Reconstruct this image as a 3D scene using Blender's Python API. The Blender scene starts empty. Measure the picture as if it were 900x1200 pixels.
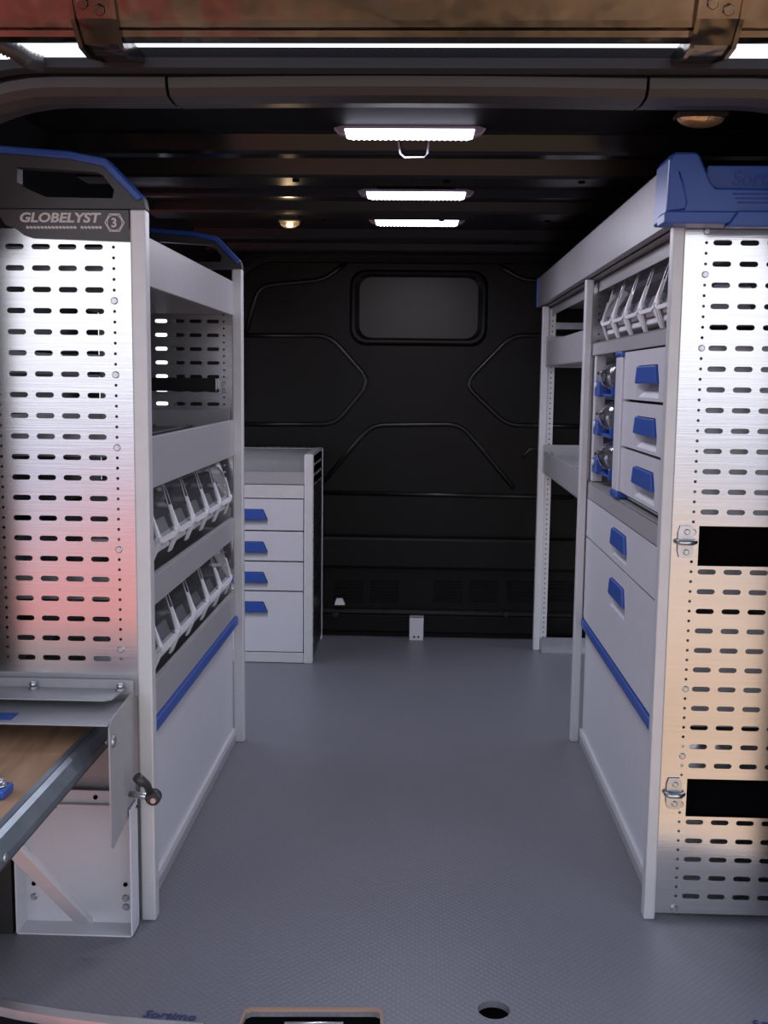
import bpy, bmesh, math, random
from mathutils import Vector, Matrix
from math import radians as rad, pi
random.seed(3)
S = bpy.context.scene
COL = S.collection

# ------------------------------------------------------------------ camera
F, PITCH, YAW, ROLL = 1254.3, .1225, .0338, .0117
fw = Vector((-math.sin(YAW)*math.cos(PITCH), math.cos(YAW)*math.cos(PITCH), -math.sin(PITCH)))
r0 = Vector((math.cos(YAW), math.sin(YAW), 0)); u0 = r0.cross(fw)
RT = math.cos(ROLL)*r0 + math.sin(ROLL)*u0
UP = -math.sin(ROLL)*r0 + math.cos(ROLL)*u0
CAM = Vector((0, 0, 1.0))
cd = bpy.data.cameras.new('camera'); cd.sensor_width = 36; cd.sensor_fit = 'AUTO'; cd.lens = F/1200*36
cd.clip_start = .02; cd.clip_end = 300
co = bpy.data.objects.new('camera', cd); COL.objects.link(co)
m = Matrix((RT, UP, -fw)).transposed().to_4x4(); m.translation = CAM
co.matrix_world = m; S.camera = co

def at(u, v, ax, val):
    """point of the photograph's ray (u, v) on the plane ax = val"""
    d = fw + RT*((u-450)/F) - UP*((v-600)/F)
    i = 'xyz'.index(ax)
    return CAM + d*((val-CAM[i])/d[i])

# ------------------------------------------------------------------ world, sun, exposure
S.view_settings.view_transform = 'Standard'; S.view_settings.look = 'None'
S.view_settings.gamma = 1; S.view_settings.use_curve_mapping = False
S.view_settings.exposure = 0.0
W = bpy.data.worlds.new('sky'); S.world = W; W.use_nodes = True
nt = W.node_tree; nt.nodes.clear()
bg = nt.nodes.new('ShaderNodeBackground'); wo = nt.nodes.new('ShaderNodeOutputWorld')
tc = nt.nodes.new('ShaderNodeTexCoord'); sx = nt.nodes.new('ShaderNodeSeparateXYZ')
cr = nt.nodes.new('ShaderNodeValToRGB')
cr.color_ramp.elements[0].position = .0; cr.color_ramp.elements[0].color = (.92, .93, 1, 1)
cr.color_ramp.elements[1].position = 1; cr.color_ramp.elements[1].color = (.55, .66, .95, 1)
nt.links.new(tc.outputs['Generated'], sx.inputs[0]); nt.links.new(sx.outputs['Z'], cr.inputs[0])
nt.links.new(cr.outputs[0], bg.inputs[0]); bg.inputs[1].default_value = 1.8
nt.links.new(bg.outputs[0], wo.inputs[0])
sd = bpy.data.lights.new('sun', 'SUN'); sd.energy = 2.2; sd.angle = rad(2); sd.color = (1, .95, .88)
so = bpy.data.objects.new('sun', sd); COL.objects.link(so)
so.rotation_euler = Vector((-.25, -.62, -1.1)).to_track_quat('-Z', 'Y').to_euler()   # from ahead of the van, high

# ------------------------------------------------------------------ materials
def mat(name, col, rough=.5, metal=0, spec=.5, emis=None, estr=0, noise=None, bump=None, coat=0, aniso=None):
    M = bpy.data.materials.new(name); M.use_nodes = True
    n = M.node_tree; b = n.nodes['Principled BSDF']
    b.inputs['Base Color'].default_value = (*col, 1); b.inputs['Roughness'].default_value = rough
    b.inputs['Metallic'].default_value = metal; b.inputs['Specular IOR Level'].default_value = spec
    b.inputs['Coat Weight'].default_value = coat
    if emis: b.inputs['Emission Color'].default_value = (*emis, 1); b.inputs['Emission Strength'].default_value = estr
    if noise or bump:
        t = n.nodes.new('ShaderNodeTexCoord'); mp = n.nodes.new('ShaderNodeMapping'); n.links.new(t.outputs['Object'], mp.inputs[0])
    if noise:   # (scale, amount, mapping scale)
        nz = n.nodes.new('ShaderNodeTexNoise'); nz.inputs['Scale'].default_value = noise[0]; nz.inputs['Detail'].default_value = 4
        mp.inputs['Scale'].default_value = noise[2]; n.links.new(mp.outputs[0], nz.inputs['Vector'])
        r = n.nodes.new('ShaderNodeValToRGB'); a = noise[1]
        r.color_ramp.elements[0].position = .3; r.color_ramp.elements[1].position = .7
        r.color_ramp.elements[0].color = (*[c*(1-a) for c in col], 1); r.color_ramp.elements[1].color = (*[min(1, c*(1+a)) for c in col], 1)
        n.links.new(nz.outputs[0], r.inputs[0]); n.links.new(r.outputs[0], b.inputs['Base Color'])
    if bump:    # (scale, strength, distance, mapping scale)
        nb = n.nodes.new('ShaderNodeTexNoise'); nb.inputs['Scale'].default_value = bump[0]; nb.inputs['Detail'].default_value = 3
        mb = n.nodes.new('ShaderNodeMapping'); n.links.new(t.outputs['Object'], mb.inputs[0]); mb.inputs['Scale'].default_value = bump[3]
        n.links.new(mb.outputs[0], nb.inputs['Vector'])
        bp = n.nodes.new('ShaderNodeBump'); bp.inputs['Strength'].default_value = bump[1]; bp.inputs['Distance'].default_value = bump[2]
        n.links.new(nb.outputs[0], bp.inputs['Height']); n.links.new(bp.outputs[0], b.inputs['Normal'])
    return M
one = (1, 1, 1)
alu = mat('brushed_aluminium', (.70, .69, .70), .19, 1, noise=(6, .05, (1, 1, 30)), bump=(9, .045, .002, (1.2, 1, 45)))
post_m = mat('anodised_post', (.55, .555, .57), .45, .35, noise=(30, .03, one))
grey = mat('grey_coated_steel', (.31, .305, .32), .42, .1, noise=(60, .03, one), bump=(400, .05, .0005, one))
grey_dk = mat('grey_inner_steel', (.27, .265, .27), .45, .3)
white = mat('light_grey_drawer_front', (.52, .52, .56), .38, 0, noise=(25, .02, one))
blue = mat('blue_plastic', (.020, .068, .31), .38, 0, noise=(40, .05, one), bump=(300, .08, .0005, one))
cradle_m = mat('grey_moulded_plastic', (.62, .62, .65), .45)
black_plastic = mat('black_plastic', (.03, .028, .03), .42, bump=(300, .05, .0005, one))
badge_m = mat('dark_badge_foil', (.045, .04, .045), .35)
van_paint = mat('black_van_paint', (.009, .009, .011), .30, 0, spec=.25, bump=(3, .10, .02, (1, 3, 1)))
liner_m = mat('matt_reflection_blocker', (.005, .005, .006), .6, spec=.06)
gloss_black = mat('gloss_black_bow', (.008, .008, .01), .16, 0, spec=.35)
bow_m = mat('dark_roof_metal', (.022, .02, .02), .30, .6)
bulk_m = mat('matt_black_bulkhead', (.0036, .0032, .0028), .47, 0, spec=.16, noise=(8, .2, one), bump=(260, .04, .001, one))
brown_panel = mat('brown_hardboard_blank', (.008, .0055, .004), .42, spec=.35, noise=(12, .25, (1, 1, 6)))
rubber = mat('black_rubber', (.012, .012, .013), .55)
trim_m = mat('rear_header_trim', (.032, .029, .029), .4, .1)
gate_m = mat('bronze_black_gate_paint', (.13, .105, .085), .17, 1, noise=(4, .6, (1, 1, 1)), bump=(6, .6, .03, (1, 1, 1)))
steel = mat('zinc_plated_steel', (.55, .57, .60), .3, 1, noise=(40, .1, one))
steel_dk = mat('galvanised_rail', (.24, .28, .31), .38, .8, noise=(20, .12, one))
sill_m = mat('aluminium_sill', (.72, .73, .75), .3, .9)
tan = mat('tan_edging', (.30, .19, .13), .6)
letter_m = mat('silver_lettering', (.55, .52, .52), .4)
emb_m = mat('embossed_blue_lettering', (.012, .045, .25), .4)
dark_letter = mat('dark_blue_lettering', (.02, .03, .12), .5)
hole_shade = mat('recess_shade_black', (.003, .0025, .003), 1, spec=0)  # flat black: shade inside holes and pockets put into the colour
mat_rubber = mat('dark_shelf_mat', (.03, .03, .032), .7)
led_m = mat('led_emitter', (1, 1, 1), .4, emis=(.80, .78, 1), estr=7)
led_h = mat('led_clear_end', (.30, .28, .36), .15, .2)
bulb_m = mat('lit_bulb', (1, .8, .5), .4, emis=(1, .70, .38), estr=14)
dome_m = mat('amber_dome_lens', (.70, .50, .28), .22, .6, bump=(160, .5, .004, (1, .2, 1)))
dome_lit = mat('lit_amber_dome_lens', (.6, .4, .25), .2, emis=(1, .60, .28), estr=.9)
cable_m = mat('pale_cable', (.35, .33, .40), .3)
bumper_m = mat('dark_bumper', (.02, .02, .022), .5)

def wood():
    M = mat('birch_plywood', (.42, .24, .12), .5); n = M.node_tree; b = n.nodes['Principled BSDF']
    t = n.nodes.new('ShaderNodeTexCoord'); mp = n.nodes.new('ShaderNodeMapping'); mp.inputs['Scale'].default_value = (9, 1.2, 1)
    nz = n.nodes.new('ShaderNodeTexNoise'); nz.inputs['Scale'].default_value = 3; nz.inputs['Detail'].default_value = 8; nz.inputs['Distortion'].default_value = 1.2
    r = n.nodes.new('ShaderNodeValToRGB'); r.color_ramp.elements[0].color = (.27, .145, .08, 1); r.color_ramp.elements[1].color = (.42, .25, .15, 1)
    r.color_ramp.elements[0].position = .35; r.color_ramp.elements[1].position = .68
    n.links.new(t.outputs['Object'], mp.inputs[0]); n.links.new(mp.outputs[0], nz.inputs['Vector']); n.links.new(nz.outputs[0], r.inputs[0]); n.links.new(r.outputs[0], b.inputs['Base Color'])
    return M
ply = wood()
def floor_mat():
    M = mat('grey_studded_vinyl', (.125, .13, .165), .42); n = M.node_tree; b = n.nodes['Principled BSDF']
    t = n.nodes.new('ShaderNodeTexCoord'); v = n.nodes.new('ShaderNodeTexVoronoi'); v.inputs['Scale'].default_value = 95; v.inputs['Randomness'].default_value = 0.0
    mp = n.nodes.new('ShaderNodeMapping'); mp.inputs['Rotation'].default_value = (0, 0, rad(45)); n.links.new(t.outputs['Object'], mp.inputs[0]); n.links.new(mp.outputs[0], v.inputs['Vector'])
    r = n.nodes.new('ShaderNodeValToRGB'); r.color_ramp.elements[0].position = .30; r.color_ramp.elements[1].position = .42
    r.color_ramp.elements[0].color = (1, 1, 1, 1); r.color_ramp.elements[1].color = (0, 0, 0, 1)
    n.links.new(v.outputs['Distance'], r.inputs[0])
    bp = n.nodes.new('ShaderNodeBump'); bp.inputs['Strength'].default_value = .35; bp.inputs['Distance'].default_value = .0008
    n.links.new(r.outputs[0], bp.inputs['Height']); n.links.new(bp.outputs[0], b.inputs['Normal'])
    nz = n.nodes.new('ShaderNodeTexNoise'); nz.inputs['Scale'].default_value = 2.2; nz.inputs['Detail'].default_value = 5; n.links.new(t.outputs['Object'], nz.inputs['Vector'])
    mx = n.nodes.new('ShaderNodeMix'); mx.data_type = 'RGBA'; mx.inputs['A'].default_value = (.135, .136, .158, 1); mx.inputs['B'].default_value = (.175, .176, .202, 1)
    n.links.new(nz.outputs[0], mx.inputs['Factor'])
    m2 = n.nodes.new('ShaderNodeMix'); m2.data_type = 'RGBA'; m2.blend_type = 'MULTIPLY'; m2.inputs['Factor'].default_value = .10
    n.links.new(mx.outputs['Result'], m2.inputs['A']); n.links.new(r.outputs[0], m2.inputs['B']); n.links.new(m2.outputs['Result'], b.inputs['Base Color'])
    return M
floor_m = floor_mat()
def ground_mat():
    """outside: red paving to the left, sandy paving to the right"""
    M = mat('reflection_tint_ground', (.5, .4, .3), .85); n = M.node_tree; b = n.nodes['Principled BSDF']
    t = n.nodes.new('ShaderNodeTexCoord'); s = n.nodes.new('ShaderNodeSeparateXYZ'); n.links.new(t.outputs['Object'], s.inputs[0])
    r = n.nodes.new('ShaderNodeMapRange'); r.inputs['From Min'].default_value = -1.2; r.inputs['From Max'].default_value = -.6
    n.links.new(s.outputs['X'], r.inputs['Value'])
    nz = n.nodes.new('ShaderNodeTexNoise'); nz.inputs['Scale'].default_value = .9; nz.inputs['Detail'].default_value = 5; n.links.new(t.outputs['Object'], nz.inputs['Vector'])
    a = n.nodes.new('ShaderNodeValToRGB'); a.color_ramp.elements[0].color = (.50, .10, .08, 1); a.color_ramp.elements[1].color = (.58, .24, .17, 1)
    a.color_ramp.elements[0].position = .42; a.color_ramp.elements[1].position = .62
    c = n.nodes.new('ShaderNodeValToRGB'); c.color_ramp.elements[0].color = (.44, .27, .14, 1); c.color_ramp.elements[1].color = (.62, .43, .27, 1)
    c.color_ramp.elements[0].position = .42; c.color_ramp.elements[1].position = .6
    n.links.new(nz.outputs[0], a.inputs[0]); n.links.new(nz.outputs[0], c.inputs[0])
    mx = n.nodes.new('ShaderNodeMix'); mx.data_type = 'RGBA'; n.links.new(r.outputs[0], mx.inputs['Factor']); n.links.new(a.outputs[0], mx.inputs['A']); n.links.new(c.outputs[0], mx.inputs['B'])
    # beyond the tinting colours: plain concrete
    vl = n.nodes.new('ShaderNodeVectorMath'); vl.operation = 'LENGTH'; mp = n.nodes.new('ShaderNodeMapping'); mp.inputs['Location'].default_value = (0, .5, 0); mp.inputs['Scale'].default_value = (.26, .06, 0)
    n.links.new(t.outputs['Object'], mp.inputs[0]); n.links.new(mp.outputs[0], vl.inputs[0])
    r2 = n.nodes.new('ShaderNodeMapRange'); r2.inputs['From Min'].default_value = .9; r2.inputs['From Max'].default_value = 1.1; n.links.new(vl.outputs['Value'], r2.inputs['Value'])
    m2 = n.nodes.new('ShaderNodeMix'); m2.data_type = 'RGBA'; m2.inputs['B'].default_value = (.30, .32, .36, 1)
    n.links.new(r2.outputs[0], m2.inputs['Factor']); n.links.new(mx.outputs['Result'], m2.inputs['A'])
    n.links.new(m2.outputs['Result'], b.inputs['Base Color'])
    return M
def clear_mat(name, tint=(.86, .86, .88), gl=.10, rough=.06):
    M = bpy.data.materials.new(name); M.use_nodes = True; n = M.node_tree; n.nodes.clear()
    o = n.nodes.new('ShaderNodeOutputMaterial'); t = n.nodes.new('ShaderNodeBsdfTransparent'); g = n.nodes.new('ShaderNodeBsdfGlossy')
    t.inputs[0].default_value = (*tint, 1); g.inputs['Roughness'].default_value = rough
    f = n.nodes.new('ShaderNodeFresnel'); f.inputs[0].default_value = 1.45; ad = n.nodes.new('ShaderNodeMath'); ad.inputs[1].default_value = gl
    d = n.nodes.new('ShaderNodeBsdfDiffuse'); d.inputs[0].default_value = (.6, .6, .63, 1); m0 = n.nodes.new('ShaderNodeMixShader'); m0.inputs[0].default_value = .07
    n.links.new(f.outputs[0], ad.inputs[0]); mx = n.nodes.new('ShaderNodeMixShader')
    n.links.new(ad.outputs[0], mx.inputs[0]); n.links.new(t.outputs[0], m0.inputs[1]); n.links.new(d.outputs[0], m0.inputs[2])
    n.links.new(m0.outputs[0], mx.inputs[1]); n.links.new(g.outputs[0], mx.inputs[2]); n.links.new(mx.outputs[0], o.inputs[0])
    return M
clear = clear_mat('clear_bin_plastic')
clear_amber = clear_mat('clear_amber_lens', (1, .82, .5), .06, .1)

# ------------------------------------------------------------------ mesh helpers
class MB:
    def __init__(s): s.bm = bmesh.new()
    def box(s, x0, x1, y0, y1, z0, z1, bev=0, seg=1, rot=None, piv=None):
        t = bmesh.new(); bmesh.ops.create_cube(t, size=1)
        for v in t.verts: v.co = Vector(((v.co.x+.5)*(x1-x0)+x0, (v.co.y+.5)*(y1-y0)+y0, (v.co.z+.5)*(z1-z0)+z0))
        if bev: bmesh.ops.bevel(t, geom=t.edges[:], offset=bev, segments=seg, affect='EDGES', profile=.5)
        if rot: bmesh.ops.rotate(t, verts=t.verts[:], cent=piv or Vector(((x0+x1)/2, (y0+y1)/2, (z0+z1)/2)), matrix=rot)
        s.merge(t); return s
    def merge(s, t):
        bmesh.ops.recalc_face_normals(t, faces=t.faces[:])
        me = bpy.data.meshes.new('t'); t.to_mesh(me); t.free(); s.bm.from_mesh(me); bpy.data.meshes.remove(me)
    def prism(s, poly, axis, a, b, holes=(), bev=0):
        """2-D polygon (with holes) in the plane normal to axis, extruded from a to b"""
        i = 'xyz'.index(axis)
        def P(p, w):
            c = [0, 0, 0]; j = [k for k in range(3) if k != i]; c[j[0]] = p[0]; c[j[1]] = p[1]; c[i] = w; return Vector(c)
        t = bmesh.new(); es = []
        for lp in [poly]+list(holes):
            vs = [t.verts.new(P(p, a)) for p in lp]
            es += [t.edges.new((vs[k], vs[(k+1) % len(vs)])) for k in range(len(vs))]
        bmesh.ops.triangle_fill(t, use_beauty=True, use_dissolve=False, edges=es)
        r = bmesh.ops.extrude_face_region(t, geom=t.faces[:])
        d = P((0, 0), b)-P((0, 0), a)
        for v in [g for g in r['geom'] if isinstance(g, bmesh.types.BMVert)]: v.co += d
        bmesh.ops.recalc_face_normals(t, faces=t.faces[:])
        if bev:
            bmesh.ops.dissolve_limit(t, angle_limit=.01, verts=t.verts[:], edges=t.edges[:])
            ed = [e for e in t.edges if len(e.link_faces) == 2 and e.calc_face_angle() > .6]
            bmesh.ops.bevel(t, geom=ed, offset=bev, segments=2, affect='EDGES', profile=.5)
        s.merge(t); return s
    def tube(s, pts, r, n=8, cap=True, flat=None):
        pts = [Vector(p) for p in pts]; t = bmesh.new(); rings = []
        for k, p in enumerate(pts):
            d = (pts[min(k+1, len(pts)-1)]-pts[max(k-1, 0)]).normalized()
            a = Vector((0, 0, 1)) if abs(d.z) < .9 else Vector((1, 0, 0))
            if flat: a = Vector(flat)
            u = d.cross(a).normalized(); w = u.cross(d).normalized()
            rr = r[k] if isinstance(r, (list, tuple)) else r
            rings.append([t.verts.new(p+(u*math.cos(2*pi*q/n)+w*math.sin(2*pi*q/n))*rr) for q in range(n)])
        for A, B in zip(rings, rings[1:]):
            for q in range(n): t.faces.new((A[q], A[(q+1) % n], B[(q+1) % n], B[q]))
        if cap: t.faces.new(rings[0]); t.faces.new(rings[-1])
        for f in t.faces: f.smooth = len(f.verts) == 4
        s.merge(t); return s
    def cyl(s, c, axis, r, h, n=16, bev=0, r2=None):
        t = bmesh.new(); bmesh.ops.create_cone(t, cap_ends=True, segments=n, radius1=r, radius2=r if r2 is None else r2, depth=h)
        for f in t.faces: f.smooth = len(f.verts) == 4
        if bev: bmesh.ops.bevel(t, geom=[e for e in t.edges if any(len(f.verts) > 4 for f in e.link_faces)], offset=bev, segments=2, affect='EDGES')
        R = {'x': Matrix.Rotation(pi/2, 3, 'Y'), 'y': Matrix.Rotation(pi/2, 3, 'X'), 'z': Matrix.Identity(3)}[axis]
        bmesh.ops.rotate(t, verts=t.verts[:], cent=(0, 0, 0), matrix=R); bmesh.ops.translate(t, verts=t.verts[:], vec=c)
        s.merge(t); return s
    def sweep(s, path, prof, closed=False):
        """profile (n, w) swept along a path in the x-z plane at real y; n is inward normal in x-z, w is y"""
        t = bmesh.new(); rings = []; N = len(path)
        for k, (x, y, z) in enumerate(path):
            a = path[(k-1) % N] if closed or k > 0 else path[0]; b = path[(k+1) % N] if closed or k < N-1 else path[-1]
            d = Vector((b[0]-a[0], 0, b[2]-a[2])).normalized(); nn = Vector((d.z, 0, -d.x))
            rings.append([t.verts.new(Vector((x, y, z))+nn*p[0]+Vector((0, p[1], 0))) for p in prof])
        n = len(prof); rr = list(zip(rings, rings[1:]))+([(rings[-1], rings[0])] if closed else [])
        for A, B in rr:
            for q in range(n): t.faces.new((A[q], A[(q+1) % n], B[(q+1) % n], B[q]))
        if not closed: t.faces.new(rings[0]); t.faces.new(rings[-1])
        s.merge(t); return s
    def build(s, name, material, parent=None, world=True, loc=None, rz=0, smooth=False):
        me = bpy.data.meshes.new(name)
        if smooth:
            for f in s.bm.faces: f.smooth = True
        if parent is not None and world:
            p = parent; off = Vector((0, 0, 0))
            while p is not None: off += p.location; p = p.parent
            bmesh.ops.translate(s.bm, verts=s.bm.verts[:], vec=-off)
        s.bm.to_mesh(me); s.bm.free(); me.materials.append(material)
        o = bpy.data.objects.new(name, me); COL.objects.link(o); o.parent = parent
        if loc is not None: o.location = loc
        o.rotation_euler = (0, 0, rz)
        return o

def tag(o, label=None, cat=None, group=None, kind=None):
    if label: o['label'] = label
    if cat: o['category'] = cat
    if group: o['group'] = group
    if kind: o['kind'] = kind
    return o
def thing(name, loc, label, cat, group=None, rz=0):
    o = bpy.data.objects.new(name, None); COL.objects.link(o); o.empty_display_size = .05
    o.location = loc; o.rotation_euler = (0, 0, rz); return tag(o, label, cat, group)
def struct(mb, name, m, **k): return tag(mb.build(name, m, **k), kind='structure')
def kids(o): return [c for c in bpy.data.objects if c.parent == o]
def copy_tree(o, parent=None):
    c = o.copy(); COL.objects.link(c); c.parent = parent
    for ch in kids(o): copy_tree(ch, c)
    return c
def text_part(s, size, name, m, parent, loc, rot, ext=.0006, italic=0, bold=0, spacing=1):
    cu = bpy.data.curves.new('t', 'FONT'); cu.body = s; cu.size = size; cu.extrude = ext; cu.shear = italic; cu.offset = bold
    cu.space_character = spacing; cu.resolution_u = 3
    to = bpy.data.objects.new('t', cu); COL.objects.link(to); bpy.context.view_layer.update()
    me = bpy.data.meshes.new_from_object(to); bpy.data.objects.remove(to); bpy.data.curves.remove(cu)
    me.name = name; me.materials.clear(); me.materials.append(m)
    o = bpy.data.objects.new(name, me); COL.objects.link(o)
    off = Vector((0, 0, 0)); p = parent
    while p is not None: off += p.location; p = p.parent
    o.parent = parent; o.location = Vector(loc)-off; o.rotation_euler = rot
    return o
def xz(u, v, y):
    p = at(u, v, 'y', y); return (p.x, p.z)
def slot(cx, cz, L, H, n=4):
    r = H/2; a = L/2-r
    return [(cx+a+r*math.cos(t), cz+r*math.sin(t)) for t in [-pi/2+pi*k/n for k in range(n+1)]] + \
           [(cx-a+r*math.cos(t), cz+r*math.sin(t)) for t in [pi/2+pi*k/n for k in range(n+1)]]
def circ(cx, cz, r, n=8): return [(cx+r*math.cos(2*pi*k/n), cz+r*math.sin(2*pi*k/n)) for k in range(n)]
def arc(cx, cz, r, a0, a1, n): return [(cx+r*math.cos(rad(a0+(a1-a0)*k/n)), cz+r*math.sin(rad(a0+(a1-a0)*k/n))) for k in range(n+1)]

XL, XLB, XR, XRB = -.477, -.86, .432, .82       # aisle faces and backs of the racks
YL0, YL1, YR0, YR1, YR2 = 1.861, 2.85, 1.918, 2.915, 3.944
WL, WR, YB, ZC = -.90, .86, 4.124, 1.50          # van walls, bulkhead, roof
YREAR = 1.60

# ------------------------------------------------------------------ the setting
b = MB()      # floor with curved rear edge, notch for the striker and one round hole
edge = []
for k in range(21):
    x = WL+.12+(WR-WL-.24)*k/20; xc = (x+.03)/.72; edge.append((x, 1.545+.062*xc*xc*xc*xc+.02*xc*xc))
nx0, nx1 = -.268, -.046
poly = [(WL, YB+.02), (WL, YREAR+.12)]+[p for p in edge if p[0] < nx0-.005]+[(nx0, 1.548), (nx0+.004, 1.585), (nx0+.012, 1.591), (nx1-.012, 1.601), (nx1-.004, 1.596), (nx1, 1.548)]+\
       [p for p in edge if p[0] > nx1+.005]+[(WR, YREAR+.12), (WR, YB+.02)]
hole = [(.131+.026*math.cos(2*pi*k/20), 1.612+.026*math.sin(2*pi*k/20)) for k in range(20)]
b.prism(poly, 'z', -.012, 0, [hole])
flo = struct(b, 'floor', floor_m)
b = MB(); b.prism([(p[0], p[1]-.001) for p in edge if p[0] < nx0-.005]+[(p[0], p[1]-.022) for p in reversed(edge) if p[0] < nx0-.005], 'z', -.014, .002)
sill = struct(b, 'trim_1', sill_m)
b = MB(); b.prism([(p[0], p[1]-.001) for p in edge if p[0] > nx1+.005]+[(p[0], p[1]-.022) for p in reversed(edge) if p[0] > nx1+.005], 'z', -.014, .002)
sill2 = struct(b, 'trim_2', sill_m)
text_part('Sortimo', .026, 'lettering', dark_letter, sill, (-.425, 1.560, .0022), (0, 0, -.07), italic=.2)
text_part('Sortimo', .026, 'lettering', dark_letter, sill2, (.535, 1.583, .0022), (0, 0, .14), italic=.2)
b = MB(); e = .004
b.prism([(nx0-.002, 1.545), (nx0+.001, 1.588), (nx0+.011, 1.596), (nx1-.011, 1.606), (nx1-.001, 1.599), (nx1+.002, 1.545), (nx1-.002, 1.545), (nx1-.005, 1.595), (nx1-.012, 1.6), (nx0+.012, 1.59), (nx0+.005, 1.584), (nx0+.002, 1.545)], 'z', -.003, .0015)
struct(b, 'trim_3', tan)
b = MB(); b.box(-.80, .76, 1.50, 1.66, -.60, -.06); b.box(-.74, .70, 1.49, 4.1, -.10, -.05)
struct(b, 'trim_4', bumper_m)
b = MB(); b.tube([(-.20, 1.56, -.03), (-.20, 1.575, -.015), (-.11, 1.58, -.015), (-.11, 1.56, -.03)], .006)
sk = thing('door_striker', (-.155, 1.57, -.05), 'steel door striker loop down in the dark notch at the floor\'s rear edge', 'latch')
b.build('striker_loop', steel, sk); b = MB(); b.box(-.24, -.07, 1.53, 1.59, -.05, -.04); b.build('base_plate', black_plastic, sk)

b = MB(); b.box(-60, 60, -60, 60, -.62, -.60); gr = struct(b, 'ground', ground_mat())

# ceiling: dark glossy skin with cross bows
b = MB(); b.box(WL, WR, 1.82, YB+.05, ZC, ZC+.018); ceil = struct(b, 'ceiling', van_paint)
def bow(y0, y1, z0, name='roof_bow', m=bow_m, steps=6, drop=0):
    b = MB()
    prof = [(y0, ZC), (y0+.012, z0+.006), (y0+.02, z0), (y1-.02, z0), (y1-.012, z0+.006), (y1, ZC)]
    b.prism(prof, 'x', WL+.01, WR-.01); o = b.build(name, m, ceil); return o
bow(2.27, 2.35, 1.464, m=gloss_black)
bow(2.50, 2.63, 1.458)
bow(2.90, 2.96, 1.482, m=van_paint)
bow(3.10, 3.26, 1.470)
bow(3.66, 3.80, 1.468, m=van_paint)
bow(3.96, 4.08, 1.462, m=van_paint)
b = MB()      # roof panel right behind the header with pressed fields and screws
b.box(WL+.1, WR-.1, 1.84, 2.21, 1.494, ZC, .002); b.build('reflection_blocker', liner_m, ceil)  # matt sheet added to keep the nearest lamp's reflection off the roof
b = MB(); b.box(.08, .24, 1.86, 1.97, 1.480, 1.487, .003); tag(b.build('service_plate', bow_m, ceil), 'small grey plate with two dark slots')
for x in (.19, .245):
    b = MB(); b.box(x-.03, x-.008, 1.90, 1.91, 1.4775, 1.4805); b.build('slot', hole_shade, ceil)
for x in (-.30, .36, .05):
    for y in (2.49, 3.18):
        b = MB(); b.cyl((x, y+.06, 1.457 if y < 3 else 1.4695), 'z', .008, .004, 12); b.build('plug', hole_shade, ceil)
for x, sgn in ((WL, 1), (WR, -1)):       # curved roof corner rails
    b = MB(); p = [(x, ZC), (x+sgn*.13, ZC), (x+sgn*.105, ZC-.03), (x+sgn*.045, ZC-.10), (x+sgn*.01, ZC-.2), (x, ZC-.22)]
    b.prism(p, 'y', 1.84, YB); b.build('cant_rail', van_paint, ceil)
# side walls
def wallbox(mb, x0, x1, segs):
    for (y0, y1, z0, z1) in segs: mb.box(x0, x1, y0, y1, z0, z1)
b = MB(); wallbox(b, WL-.03, WL, [(YREAR+.07, 1.84, -.05, 1.44), (1.84, 2.98, -.05, ZC), (2.98, 3.93, 1.26, ZC), (3.93, YB+.05, -.05, ZC)])
wl = struct(b, 'wall_left', van_paint)
b = MB()
for z in (.25, .62, 1.0):
    b.box(WL, WL+.02, YREAR+.1, 2.96, z, z+.06, .006)
b.build('wall_rib', bow_m, wl)
b = MB(); wallbox(b, WR, WR+.03, [(YREAR+.07, 1.84, -.05, 1.44), (1.84, 2.98, -.05, ZC), (2.98, 3.93, 1.26, ZC), (3.93, YB+.05, -.05, ZC)]); wr = struct(b, 'wall_right', van_paint)
b = MB()
for z in (.25, .62, 1.0): b.box(WR-.02, WR, YREAR+.1, 2.96, z, z+.06, .006)
b.build('wall_rib', bow_m, wr)
b = MB(); b.box(WL-.03, WL+.01, 2.98, 3.93, -.04, -.005, .004); struct(b, 'trim_5', sill_m)   # side-door step edges
b = MB(); b.box(WR-.01, WR+.03, 2.98, 3.93, -.04, -.005, .004); struct(b, 'trim_10', sill_m)
# rear opening: rubber seal, header trim in three pieces, pillars
def opening(x0, x1, zt, zb, r, y, rz=.21):
    rx = r; n = 12
    el = lambda cx, sx: [(cx+sx*rx*math.cos(t), y, zt-rz+rz*math.sin(t)) for t in [pi/2*k/n for k in range(n+1)]]
    return [(x0, y, zb)]+el(x0+rx, -1)+list(reversed(el(x1-rx, 1)))+[(x1, y, zb)]
OX0, OX1 = -.815, .735
b = MB(); b.sweep(opening(OX0-.02, OX1+.02, 1.455, -.05, .275, YREAR), [(.000, -.012), (.014, -.012), (.018, .004), (.014, .02), (0, .02)]); struct(b, 'trim_6', rubber)
b = MB()
ho = opening(OX0, OX1, 1.449, -.30, .27, 0); ho = [(p[0], p[2]) for p in ho]
ou = [(WL-.05, -.45), (WL-.05, 1.20), (WL+.0, 1.34), (WL+.12, 1.42), (WL+.33, 1.457), (-.44, 1.457), (-.42, 1.474), (.36, 1.474), (.38, 1.457), (WR-.33, 1.457), (WR-.12, 1.42), (WR, 1.34), (WR+.05, 1.20), (WR+.05, -.45)]
b.prism([(x, z) for x, z in ou]+list(reversed(ho)), 'y', YREAR+.005, YREAR+.06)
b.prism([(WL-.05, 1.2), (WL-.05, 1.34), (WL+.08, 1.42), (WL+.08, 1.2)], 'y', YREAR+.03, YREAR+.07)
struct(b, 'trim_7', van_paint)
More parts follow.
